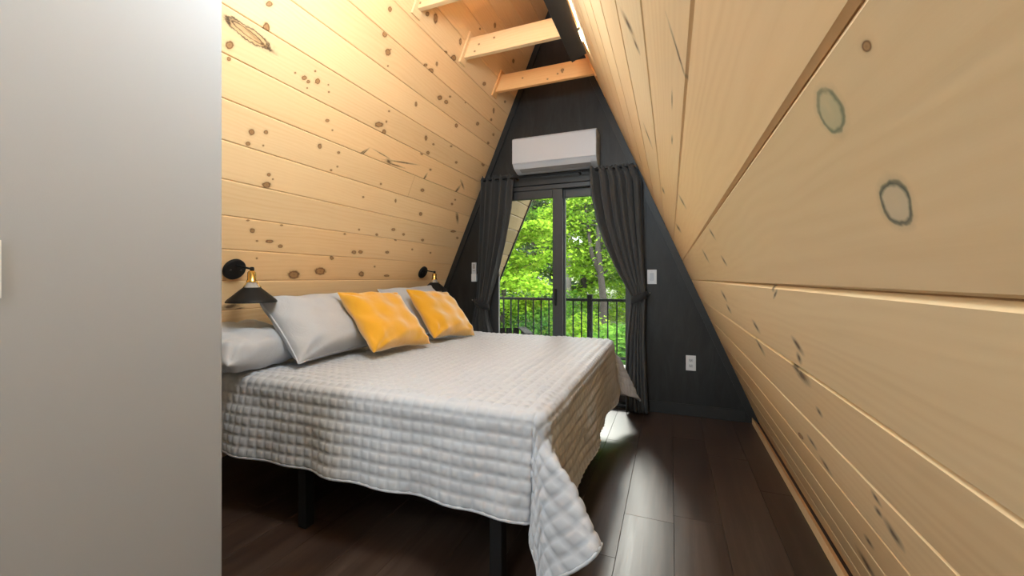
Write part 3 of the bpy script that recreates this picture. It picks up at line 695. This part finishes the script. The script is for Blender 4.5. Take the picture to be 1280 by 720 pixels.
# quilt: sheet laid over the mattress, hanging on three sides, real stitched puffs
def make_quilt():
    R = 0.055; TOPZ = BZ + 0.010
    ex, ey0, ey1 = BX1 - 0.005, BY0 - 0.012, BY1 + 0.012        # outer planes of the hanging sides
    cx, cy0, cy1 = ex - R + 0.012, ey0 + R - 0.012, ey1 - R + 0.012   # where the sheet starts to bend
    HX, HY0, HY1 = 0.46, 0.425, 0.47                            # lengths beyond the bend
    CELL = 0.05; SUB = 6; d = CELL / SUB
    xs = np.arange(-2.36, cx + HX + 1e-6, d); ys = np.arange(cy0 - HY0, cy1 + HY1 + 1e-6, d)
    P = np.zeros((len(xs), len(ys), 3))
    def hang(r, flare):                          # arc then straight
        L = PI * R / 2
        if r <= L: return R * math.sin(r / R), R * (1 - math.cos(r / R))
        q = r - L; fl_ = flare * min(1.0, q / 0.12)
        return R + q * fl_, R + q * math.sqrt(max(0.0, 1 - fl_ * fl_))
    for i, x in enumerate(xs):
        ax = max(0.0, x - cx)
        for j, y in enumerate(ys):
            ay, sg = 0.0, -1
            if y < cy0: ay = cy0 - y
            elif y > cy1: ay, sg = y - cy1, 1
            bx, by = min(x, cx), min(max(y, cy0), cy1)
            if ax == 0 and ay == 0:
                z = TOPZ + 0.010 * math.sin(x * 2.1 + 0.4) * math.sin(y * 1.9) * 0.4
                P[i, j] = (x, y, z); continue
            r = math.hypot(ax, ay); ph = math.atan2(ay, ax)       # 0 = over the foot, 90 deg = over a side
            if sg < 0:
                lobe = 0.58 * math.exp(-((math.degrees(ph) - 22) / 13) ** 2) + 0.12 * math.exp(-((math.degrees(ph) - 47) / 13) ** 2)
            else:
                lobe = 0.42 * math.exp(-((math.degrees(ph) - 42) / 20) ** 2)
            fade = min(1.0, min(ax, ay) / 0.10) if (ax > 0 and ay > 0) else 0.0
            wav = 0.05 * math.sin(x * 9.0 + 1.0) + 0.04 * math.sin(x * 21.0) if ax == 0 else 0.06 * math.sin(y * 6.2 + 0.6) + 0.03 * math.sin(y * 15)
            if ax > 0 and ay > 0: wav = 0.05 * math.sin(math.degrees(ph) * 0.14)
            fl_ = 0.09 + 0.75 * wav + lobe * (fade if fade > 0 else 0)
            h, dr = hang(r, max(0.0, fl_))
            if sg < 0: ph = math.radians(float(np.interp(math.degrees(ph), (0, 22, 45, 65, 90), (0, 36, 68, 80, 90))))
            P[i, j] = (bx + h * math.cos(ph), by + sg * h * math.sin(ph), TOPZ - dr)
    # normals, then the puffs: each stitched cell swells between its seams
    dx_ = np.gradient(P, axis=0); dy_ = np.gradient(P, axis=1)
    N = np.cross(dx_, dy_); N /= np.linalg.norm(N, axis=2, keepdims=True) + 1e-9
    cxs = np.abs(np.sin(PI * (xs - xs[0]) / CELL)); cys = np.abs(np.sin(PI * (ys - ys[0]) / CELL))
    puff = (np.minimum(1, cxs * 1.15)[:, None] * np.minimum(1, cys * 1.15)[None, :]) ** 0.6
    # tiny crumples
    g = rng.normal(size=(len(xs), len(ys)))
    for _ in range(3): g = (g + np.roll(g, 1, 0) + np.roll(g, -1, 0) + np.roll(g, 1, 1) + np.roll(g, -1, 1)) / 5
    g2 = rng.normal(size=(len(xs) // 14 + 2, len(ys) // 14 + 2))
    gi = np.arange(len(xs)) / 14; gj = np.arange(len(ys)) / 14
    a0, b0_ = gi.astype(int), gj.astype(int); fa, fb_ = (gi - a0)[:, None], (gj - b0_)[None, :]
    fa = fa * fa * (3 - 2 * fa); fb_ = fb_ * fb_ * (3 - 2 * fb_)
    big = (g2[np.ix_(a0, b0_)] * (1 - fa) * (1 - fb_) + g2[np.ix_(a0 + 1, b0_)] * fa * (1 - fb_) + g2[np.ix_(a0, b0_ + 1)] * (1 - fa) * fb_ + g2[np.ix_(a0 + 1, b0_ + 1)] * fa * fb_)
    hang_m = np.maximum(np.clip((xs - cx) / 0.08, 0, 1)[:, None], np.maximum(np.clip((cy0 - ys) / 0.08, 0, 1), np.clip((ys - cy1) / 0.08, 0, 1))[None, :])
    hgt = (0.0105 - 0.0035 * hang_m) * puff + 0.0022 * g + 0.0030 * big
    P = P + N * hgt[:, :, None]
    nx, ny = len(xs), len(ys)
    idx = np.arange(nx * ny).reshape(nx, ny)
    quads = np.stack([idx[:-1, :-1], idx[1:, :-1], idx[1:, 1:], idx[:-1, 1:]], -1).reshape(-1, 4)
    org = Vector((fx, fy, TOPZ))
    V = P.reshape(-1, 3) - np.array(org)
    me = bpy.data.meshes.new('quilt')
    me.vertices.add(len(V)); me.vertices.foreach_set('co', V.ravel())
    me.loops.add(quads.size); me.loops.foreach_set('vertex_index', quads.ravel().astype(np.int32))
    me.polygons.add(len(quads)); me.polygons.foreach_set('loop_start', np.arange(0, quads.size, 4, dtype=np.int32))
    me.update(calc_edges=True); me.polygons.foreach_set('use_smooth', [True] * len(quads))
    q = thing('quilt', 'white quilted bedspread with square stitching draped over the bed', 'bedspread', org)
    sh = link('cover', me, M['quilt'], q)
    md = sh.modifiers.new('thick', 'SOLIDIFY'); md.thickness = 0.007; md.offset = -1
    path = [P[i, 0] for i in range(0, nx, 3)] + [P[nx - 1, j] for j in range(0, ny, 3)] + [P[i, ny - 1] for i in range(nx - 1, -1, -3)]
    tube('hem', [Vector(p) - org for p in path], 0.006, M['quilt'], q, 6)
make_quilt()

def pillow(name, label, cat, c, W, Hh, T, lean, yaw, roll, mat, seed, piping=None, sag=0.0, group=None, flat_edge=0.0, wr=0.006, pinch=0.09):
    """a stuffed cushion: X its width, Z its height, Y its thickness; lean tips its top back towards -X of the room"""
    r = random.Random(seed); n = 44
    ph = [r.uniform(0, 6.28) for _ in range(8)]
    fr_, bk = [], []
    def prof(u, v):
        a = max(0.0, 1 - abs(u) ** 3.2); b = max(0.0, 1 - abs(v) ** 3.2)
        return (a * b) ** 0.52
    def outline(u, v):
        # sides pulled in a little between the pointed corners
        x = u * (1 - pinch * (1 - v * v) * abs(u) ** 2 * 0.6); z = v * (1 - pinch * (1 - u * u) * abs(v) ** 2)
        return x * W / 2, z * Hh / 2
    for j in range(n + 1):
        for i in range(n + 1):
            u, v = -math.cos(PI * i / n), -math.cos(PI * j / n)
            u = 0.5 * u + 0.5 * (2 * i / n - 1); v = 0.5 * v + 0.5 * (2 * j / n - 1)
            x, z = outline(u, v); t = prof(u, v) * T / 2
            wkl = wr * (math.sin(7 * u + 5 * v + ph[0]) * math.sin(4 * v - 3 * u + ph[1]) + 0.7 * math.sin(13 * u - 9 * v * u + ph[2]) * (u * u) + 0.7 * math.sin(15 * v + 6 * u * v + ph[3]) * (v * v)) * min(1, 3 * prof(u, v))
            cr_ = min(abs(abs(u) - 1) + abs(abs(v) - 1), 1.0)
            wkl += wr * 0.9 * math.sin(9 * math.atan2(1.05 - abs(v), 1.05 - abs(u)) + ph[4] + 2 * (u > 0) + 3 * (v > 0)) * max(0, 1 - abs(cr_ - 0.45) / 0.45) * min(1, 3 * prof(u, v))
            z -= sag * (1 - u * u) * max(0, v) * Hh / 2
            bott = 1 + 0.25 * max(0, -v)
            fr_.append((x, -(t * bott + wkl), z)); bk.append((x, t * bott * 0.9 + wkl * 0.5, z))
    Wn = n + 1; verts = fr_ + bk; off = Wn * Wn; faces = []
    for j in range(n):
        for i in range(n):
            a = j * Wn + i
            faces.append((a, a + 1, a + Wn + 1, a + Wn)); faces.append((off + a, off + a + Wn, off + a + Wn + 1, off + a + 1))
    me = pydata(name, verts, faces, True)
    bm = bmesh.new(); bm.from_mesh(me); bmesh.ops.remove_doubles(bm, verts=bm.verts, dist=1e-5); bmesh.ops.recalc_face_normals(bm, faces=bm.faces); bm.to_mesh(me); bm.free()
    me.polygons.foreach_set('use_smooth', [True] * len(me.polygons))
    rot = Matrix.Rotation(yaw, 4, 'Z') @ Matrix.Rotation(PI / 2, 4, 'Z') @ Matrix.Rotation(-lean, 4, 'X') @ Matrix.Rotation(roll, 4, 'Y')
    o = thing(name, label, cat, c, group=group); o.rotation_euler = rot.to_euler()
    link('cushion_body', me, mat, o)
    if piping:
        path = []
        for k in range(4 * 24 + 1):
            s = (k % 96) / 24; e_ = int(s); q = 2 * (s - e_) - 1
            u, v = ((q, -1), (1, q), (-q, 1), (-1, -q))[e_]
            x, z = outline(u, v); z -= sag * (1 - u * u) * max(0, v) * Hh / 2
            path.append((x, 0, z))
        tube('piping', path, 0.0045, piping, o, 6)
    return o
# local -Y (front) faces +X of the room after the 90 deg turn; lean > 0 tips the top towards the slope
D2 = math.radians
pillow('pillow', 'rumpled grey sleeping pillow lying flat beside the partition', 'pillow', (-2.18, 1.53, 0.835), 0.50, 0.40, 0.20, D2(74), D2(4), 0, M['sham'], 1, None, wr=0.012, pinch=0.05)
pillow('pillow', 'pale grey piped pillow leaning behind the first yellow cushion', 'pillow', (-2.03, 1.95, 0.915), 0.73, 0.46, 0.225, D2(41), D2(3), D2(0), M['sham'], 2, M['piping'], group=None, wr=0.007)
pillow('pillow', 'pale grey piped pillow leaning below the sconce nearest the gable', 'pillow', (-2.02, 3.00, 0.93), 0.80, 0.50, 0.20, D2(40), D2(0), D2(-2), M['sham'], 3, M['piping'], wr=0.006)
pillow('throw_cushion', 'mustard velvet cushion leaning on the pillow beside the partition', 'cushion', (-1.785, 2.215, 0.925), 0.52, 0.50, 0.17, D2(44), D2(-5), D2(3), M['velvet'], 4, None, wr=0.009, pinch=0.13)
pillow('throw_cushion', 'mustard velvet cushion leaning on the pillow nearest the gable', 'cushion', (-1.745, 2.855, 0.915), 0.50, 0.49, 0.16, D2(42), D2(-6), D2(6), M['velvet'], 5, None, wr=0.009, pinch=0.13)

# ------------------------------------------------------------------ sconces
def sconce(label, y, z):
    t_ = thing('wall_sconce', label, 'wall lamp', (xl(z), y, z), group='black and brass sconces over the pillows')
    nrm = Vector((1 / S, 0, -K / S)); rot = Vector((0, 0, 1)).rotation_difference(nrm).to_matrix().to_4x4()
    bp = lathe('back_plate', [(0, 0.0006), (.060, 0.0006), (.060, .012), (.056, .018), (0, .018)], M['black_metal'], t_, 36, rot)
    for a in (-0.028, 0.028): lathe('screw', [(0, .018), (.0055, .018), (.0055, .021), (0, .0215)], M['dark_plastic'], bp, 10, rot @ Matrix.Translation((0, a, 0)))
    st = nrm * 0.018 + Vector((0, 0, 0.03)); 
    j = Vector((0.130, 0.012, -0.002))
    tube('arm', [st - nrm * 0.006, st + nrm * 0.02, j], 0.0055, M['black_metal'], t_, 10)
    lathe('knuckle', [(0, -.012), (.009, -.010), (.011, 0), (.009, .010), (0, .012)], M['black_metal'], t_, 14, Matrix.Translation(j))
    c = Vector((0.128, 0.012, 0))
    T = lambda dz: Matrix.Translation((c.x, c.y, dz))
    lathe('socket', [(0, -.012), (.012, -.012), (.020, -.020), (.021, -.060), (.026, -.066), (.026, -.074), (0, -.074)], M['brass'], t_, 24, T(0))
    lathe('glass_collar', [(.022, -.074), (.040, -.104), (.038, -.104), (.020, -.074)], M['lamp_glass'], t_, 28, T(0))
    for k in range(3):
        a = 2 * PI * k / 3 + 0.5
        tube('strut', [(c.x + .024 * math.cos(a), c.y + .024 * math.sin(a), -.068), (c.x + .047 * math.cos(a), c.y + .047 * math.sin(a), -.102)], 0.0025, M['brass'], t_, 6)
    lathe('shade', [(.041, -.102), (.112, -.166), (.120, -.176), (.121, -.183), (.118, -.183), (.110, -.169), (.040, -.105), (.041, -.102)], M['black_metal'], t_, 48, T(0))
    lathe('bulb', [(0, -.150), (.02, -.146), (.028, -.128), (.022, -.105), (.012, -.090), (.012, -.074), (0, -.074)], M['lamp_glass'], t_, 18, T(0))
sconce('black cone sconce with brass socket beside the partition', 1.506, 1.253)
sconce('black cone sconce with brass socket beside the gable wall', 3.319, 1.262)

# ------------------------------------------------------------------ outside: deck, railing, overhang, chair
ZD = -0.06; YR = 6.0
dk_ = struct(box('deck_floor', (-4.2, YF + 0.13, ZD - 0.12), (2.2, YR + 0.12, ZD - 0.03), M['deck_wood']), 'brown deck boards outside the sliding door')
q = 0; y = YF + 0.135
dm = bpy.data.meshes.new('deck_board')
bm = bmesh.new(); add_box(bm, (0, 0, 0), (6.4, 0.134, 0.028), 0.003); dm = me_of(bm, 'deck_board')
while y < YR + 0.02:
    o = link('deck_board', dm, M['deck_wood'], dk_); o.location = (-1.0, y + 0.067, ZD - 0.0155); y += 0.14
rl = thing('deck_railing', 'black metal deck railing with thin balusters and square posts', 'railing', (-1.1, YR, ZD))
ZRT = 0.90 - ZD
def rb(n, x0, x1, y0, y1, z0, z1, bev=0.002): return box(n, (x0, y0, z0), (x1, y1, z1), M['rail_black'], rl, bev)
posts = [-3.05, -0.015, 1.55]
for x in posts:
    rb('post', x - 0.036, x + 0.036, -0.036, 0.036, 0.0005, ZRT + 0.045); rb('post_cap', x - 0.042, x + 0.042, -0.042, 0.042, ZRT + 0.046, ZRT + 0.062)
for a, b_ in zip(posts[:-1], posts[1:]):
    rb('top_rail', a + 0.036, b_ - 0.036, -0.026, 0.026, ZRT - 0.04, ZRT); rb('bottom_rail', a + 0.036, b_ - 0.036, -0.018, 0.018, 0.08, 0.115)
    n = int(round((b_ - a) / 0.1275)); s = (b_ - a) / n
    for k in range(1, n): rb('baluster', a + k * s - 0.009, a + k * s + 0.009, -0.009, 0.009, 0.116, ZRT - 0.041, 0)
def overhang(name, label, mtx, sgn, seed):
    root = None; y0, y1 = YF + 0.125, 5.31
    bm = bmesh.new(); add_box(bm, ((y0 + y1) / 2, ZA * S / 2 - 0.1, -sgn * 0.06), (y1 - y0, ZA * S + 0.2, 0.08))
    root = struct(link(name, me_of(bm, name), M['black_matte']), label); root.matrix_world = mtx
    for k in range(-1, NB):
        b0 = max(0.0, B0 + k * PITCH); b1 = min(ZA * S - 0.012, b0 + PITCH if k >= 0 else B0)
        if b1 - b0 < 0.02: continue
        r = random.Random(seed + k)
        ks = [(r.uniform(y0, y1), r.uniform(b0 + .03, b1 - .03), .012, .008, 0) for _ in range(3)]
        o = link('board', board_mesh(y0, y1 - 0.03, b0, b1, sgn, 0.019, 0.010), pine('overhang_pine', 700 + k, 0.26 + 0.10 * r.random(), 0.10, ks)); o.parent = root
    bm = bmesh.new(); add_box(bm, (y1 - 0.012, ZA * S / 2 - 0.1, -sgn * 0.03), (0.024, ZA * S + 0.2, 0.09), 0.002)
    link('fascia', me_of(bm, 'fascia'), M['black_matte'], root)
overhang('roof_overhang_left', 'pine lined roof overhang outside the sliding door on the bed head side', LM, 1, 40)
overhang('roof_overhang_right', 'pine lined roof overhang outside the sliding door on the open side', RM, -1, 80)
# deck chair: its arm shows over the bed
def deck_chair():
    t_ = thing('deck_chair', 'low brown wooden chair on the deck outside the glass', 'chair', (-2.10, 5.05, ZD), D2(28))
    W2 = 0.29
    for s in (-1, 1):
        box('leg', (s * W2 - 0.02, -0.30, 0.0008), (s * W2 + 0.02, -0.24, 0.53), M['chair_wood'], t_)
        box('leg', (s * W2 - 0.02, 0.26, 0.0008), (s * W2 + 0.02, 0.32, 0.53), M['chair_wood'], t_)
        box('armrest', (s * W2 - 0.055, -0.36, 0.531), (s * W2 + 0.055, 0.36, 0.556), M['chair_wood'], t_, 0.006)
    for k in range(6): box('seat_slat', (-W2 + 0.021, -0.30 + k * 0.095, 0.30 - k * 0.018), (W2 - 0.021, -0.215 + k * 0.095, 0.32 - k * 0.018), M['chair_wood'], t_)
    for k in range(5):
        bm = bmesh.new(); add_box(bm, (-0.2 + k * 0.1, 0.30, 0.37), (0.085, 0.02, 0.36), 0.003, Matrix.Rotation(-0.3, 4, 'X'))
        link('back_slat', me_of(bm, 'back_slat'), M['chair_wood'], t_)
deck_chair()

# ------------------------------------------------------------------ woods beyond the deck
gz = -1.6
bm = bmesh.new()
n = 40
gv = [[bm.verts.new((-45 + 80 * i / n, YR + 0.3 + 60 * (j / n) ** 1.5, gz + 0.075 * 60 * (j / n) ** 1.5 + 0.15 * math.sin(i * 1.3) * math.cos(j * 0.9))) for j in range(n + 1)] for i in range(n + 1)]
for i in range(n):
    for j in range(n): bm.faces.new((gv[i][j], gv[i + 1][j], gv[i + 1][j + 1], gv[i][j + 1]))
struct(link('ground', me_of(bm, 'ground', True), M['soil']), 'green wooded hillside below the deck')
def ground_z(y): return gz + 0.075 * max(0, y - YR - 0.3)
def leaves_mesh(name, P, size, up=0.75, droop=0.0):
    n = len(P)
    nrm = rng.normal(size=(n, 3)) * (1 - up); nrm[:, 2] += up * (0.6 + 0.4 * rng.random(n)); nrm /= np.linalg.norm(nrm, axis=1, keepdims=True)
    t = rng.normal(size=(n, 3)); t -= nrm * (t * nrm).sum(1, keepdims=True); t /= np.linalg.norm(t, axis=1, keepdims=True)
    b = np.cross(nrm, t); s = size * rng.uniform(0.55, 1.25, size=(n, 1))
    # kite with a raised fold: tip, two flanks, base
    v = np.stack([P - t * s * 0.55, P + b * s * 0.42 + nrm * s * 0.10, P + t * s * 0.62, P - b * s * 0.42 + nrm * s * 0.10], 1)
    me = bpy.data.meshes.new(name)
    me.vertices.add(4 * n); me.vertices.foreach_set('co', v.ravel())
    i = np.arange(n) * 4
    tri = np.stack([i, i + 1, i + 2, i, i + 2, i + 3], 1).reshape(-1)
    me.loops.add(len(tri)); me.loops.foreach_set('vertex_index', tri.astype(np.int32))
    me.polygons.add(2 * n); me.polygons.foreach_set('loop_start', np.arange(0, 6 * n, 3, dtype=np.int32))
    me.update(calc_edges=True)
    at = me.attributes.new('rnd', 'FLOAT', 'POINT'); at.data.foreach_set('value', np.repeat(rng.random(n), 4).astype(np.float32))
    return me
def tree(name, label, x, y, H, r0, crown, zlo, nl, size, mat, bark='bark', lean=(0, 0), nb=26, fork=None, back=False, group='trees beyond the deck', cat='tree'):
    z0 = ground_z(y); t_ = thing(name, label, cat, (x, y, z0), group=group)
    bm = bmesh.new()
    tp = [Vector((lean[0] * (k / 8) ** 1.5 + 0.05 * math.sin(k * 1.7 + x), lean[1] * k / 8, -0.05 + H * k / 8)) for k in range(9)]
    tube_into(bm, tp, [r0 * (1 - 0.8 * k / 8) for k in range(9)], 9)
    trunk = link('trunk', me_of(bm, 'trunk', True), M[bark], t_)
    bm = bmesh.new(); pts = []
    for q in range(nb):
        f = random.uniform(zlo, 0.98); i = min(7, int(f * 8)); s = tp[i].lerp(tp[i + 1], f * 8 - i)
        a = random.uniform(0.1, PI - 0.1) if back else random.uniform(0, 2 * PI); ln = crown * random.uniform(0.55, 1.0) * (1 - 0.45 * max(0, f - 0.5) / 0.5)
        d = Vector((math.cos(a), math.sin(a), random.uniform(-0.05, 0.55)))
        bp = [s, s + d * ln * 0.35 + Vector((0, 0, 0.04 * ln)), s + d * ln * 0.7, s + d * ln + Vector((0, 0, -0.10 * ln))]
        rb_ = r0 * 0.28 * (1 - 0.5 * f)
        tube_into(bm, bp, [rb_, rb_ * 0.7, rb_ * 0.45, rb_ * 0.15], 5)
        for c in np.linspace(0.22, 1.05, 8):
            k = min(2, int(c * 3)); pts.append((bp[k].lerp(bp[k + 1], c * 3 - k), ln))
    if fork:
        tube_into(bm, [tp[3], tp[3] + Vector((fork[0] * .5, 0, H * .1)), tp[3] + Vector((fork[0], fork[1], H * 0.35))], [r0 * .6, r0 * .5, r0 * .2], 8)
    link('branches', me_of(bm, 'branches', True), M[bark], t_)
    base = np.array([tuple(p) for p, _ in pts]); sp = np.array([l for _, l in pts])
    sel = rng.integers(0, len(base), nl)
    off = rng.normal(size=(nl, 3)) * np.array((0.15, 0.15, 0.055)) * sp[sel][:, None] + rng.normal(size=(nl, 3)) * 0.03
    fo = link('foliage', leaves_mesh('foliage', base[sel] + off, size), M[mat], t_); fo['kind'] = 'stuff'
    return t_
def conifer(label, x, y, H, crown, nl):
    z0 = ground_z(y); t_ = thing('conifer_tree', label, 'tree', (x, y, z0), group='trees beyond the deck')
    tube('trunk', [(0, 0, -0.05), (0, 0, H)], [0.16, 0.02], M['bark'], t_, 9)
    f = rng.random(nl) ** 0.8; a = rng.random(nl) * 2 * PI; tier = np.round(f * 16) / 16
    rad = crown * (1 - tier) * np.sqrt(rng.random(nl)); 
    P = np.stack([rad * np.cos(a), rad * np.sin(a), H * (0.05 + 0.95 * tier) - 0.22 * rad + rng.normal(size=nl) * 0.07], 1)
    fo = link('foliage', leaves_mesh('foliage', P, 0.13, 0.5), M['needle'], t_); fo['kind'] = 'stuff'
def shrub(label, x, y, rx, rz, nl, size, mat):
    z0 = ground_z(y); t_ = thing('shrub', label, 'shrub', (x, y, z0), group='undergrowth below the deck')
    bm = bmesh.new()
    for q in range(7):
        a = random.uniform(0, 6.28); tube_into(bm, [(0, 0, -0.03), (0.4 * rx * math.cos(a), 0.4 * rx * math.sin(a), rz * 0.8), (0.8 * rx * math.cos(a), 0.8 * rx * math.sin(a), rz * 1.5)], [0.02, 0.014, 0.005], 5)
    link('stems', me_of(bm, 'stems', True), M['bark'], t_)
    d = rng.normal(size=(nl, 3)); d /= np.linalg.norm(d, axis=1, keepdims=True)
    P = d * (rng.random((nl, 1)) ** 0.45) * np.array((rx, rx, rz)) + np.array((0, 0, rz * 1.02))
    P += 0.12 * rx * np.sin(P[:, [1, 2, 0]] * 5)
    fo = link('foliage', leaves_mesh('foliage', P, size), M[mat], t_); fo['kind'] = 'stuff'
def px_x(u, y): return at_y(u, 300, y).x
tree('maple_tree', 'bright leafy maple close to the railing on the bed side', px_x(628, 9.3), 9.3, 5.4, 0.09, 1.7, 0.18, 22000, 0.10, 'leaf_lime', nb=34)
tree('forked_tree', 'dark trunked forked tree framed by the fixed glass panel', px_x(754, 12.5), 12.5, 6.6, 0.14, 2.3, 0.36, 20000, 0.115, 'leaf_lime', lean=(-0.3, 0), nb=34, fork=(-0.55, 0.2), back=True)
tree('pale_trunk_tree', 'slim tree with a pale straight trunk behind the forked tree', px_x(712, 17), 17, 9, 0.13, 2.4, 0.42, 14000, 0.13, 'leaf_mid', 'pale_bark', nb=26, back=True)
conifer('dark grey green conifer behind the bright maple', px_x(668, 19), 19, 12, 2.6, 16000)
tree('young_tree', 'young lime green tree half hidden by the curtain beside the switch', px_x(806, 14.5), 14.5, 6.0, 0.08, 2.1, 0.2, 16000, 0.11, 'leaf_lime', nb=30)
far_words = ['mid green tree standing behind the conifer and the maple', 'lime green tree at the very back of the woods', 'lime green tree between the pale trunk and the forked tree', 'lime green tree behind the forked tree trunk', 'mid green tree behind the pine lined overhang edge', 'mid green tree in the woods behind the curtain beside the switch', 'mid green tree in the woods facing the power outlet wall', 'deep green tree in the woods facing the remote control wall']
for i, (u, y, H, cr_, m) in enumerate(((640, 24, 8.5, 3.2, 'leaf_mid'), (690, 27, 9, 3.4, 'leaf_lime'), (730, 22, 8, 3.0, 'leaf_lime'), (775, 25, 8.5, 3.2, 'leaf_lime'), (590, 22, 8.5, 3.2, 'leaf_mid'), (830, 21, 8, 3.2, 'leaf_mid'), (900, 18, 8, 3.0, 'leaf_mid'), (540, 16, 8, 2.8, 'leaf_deep'))):
    tree('woodland_tree', far_words[i], px_x(u, y), y, H, 0.2, cr_, 0.10, 15000, 0.19, m, nb=36, group='far woodland trees')
shrub_words = ['mid green shrub under the maple just past the railing', 'deep green shrub below the maple behind the sliding panel', 'mid green shrub in line with the meeting stiles of the door', 'lime green shrub below the slim pale trunk', 'mid green shrub beside the railing post in front of the forked tree', 'mid green shrub below the young lime tree', 'deep green shrub past the railing behind the curtain by the switch', 'mid green shrub past the railing behind the curtain by the remote', 'broad mid green shrub at the foot of the pale trunked tree', 'broad deep green shrub at the foot of the conifer', 'broad lime green shrub behind the forked tree']
for i, (u, y, rx, rz, m) in enumerate(((632, 8.2, 0.8, 0.75, 'leaf_mid'), (660, 9.0, 0.9, 0.8, 'leaf_deep'), (690, 8.4, 0.8, 0.7, 'leaf_mid'), (722, 9.5, 1.0, 0.85, 'leaf_lime'), (760, 8.6, 0.9, 0.8, 'leaf_mid'), (790, 9.2, 1.0, 0.85, 'leaf_mid'), (830, 8.3, 0.9, 0.8, 'leaf_deep'), (600, 9.0, 1.0, 0.8, 'leaf_mid'), (700, 13.5, 1.4, 0.9, 'leaf_mid'), (650, 14, 1.5, 0.9, 'leaf_deep'), (770, 15, 1.6, 0.9, 'leaf_lime'))):
    shrub(shrub_words[i], px_x(u, y), y, rx, rz, 4200, 0.10, m)
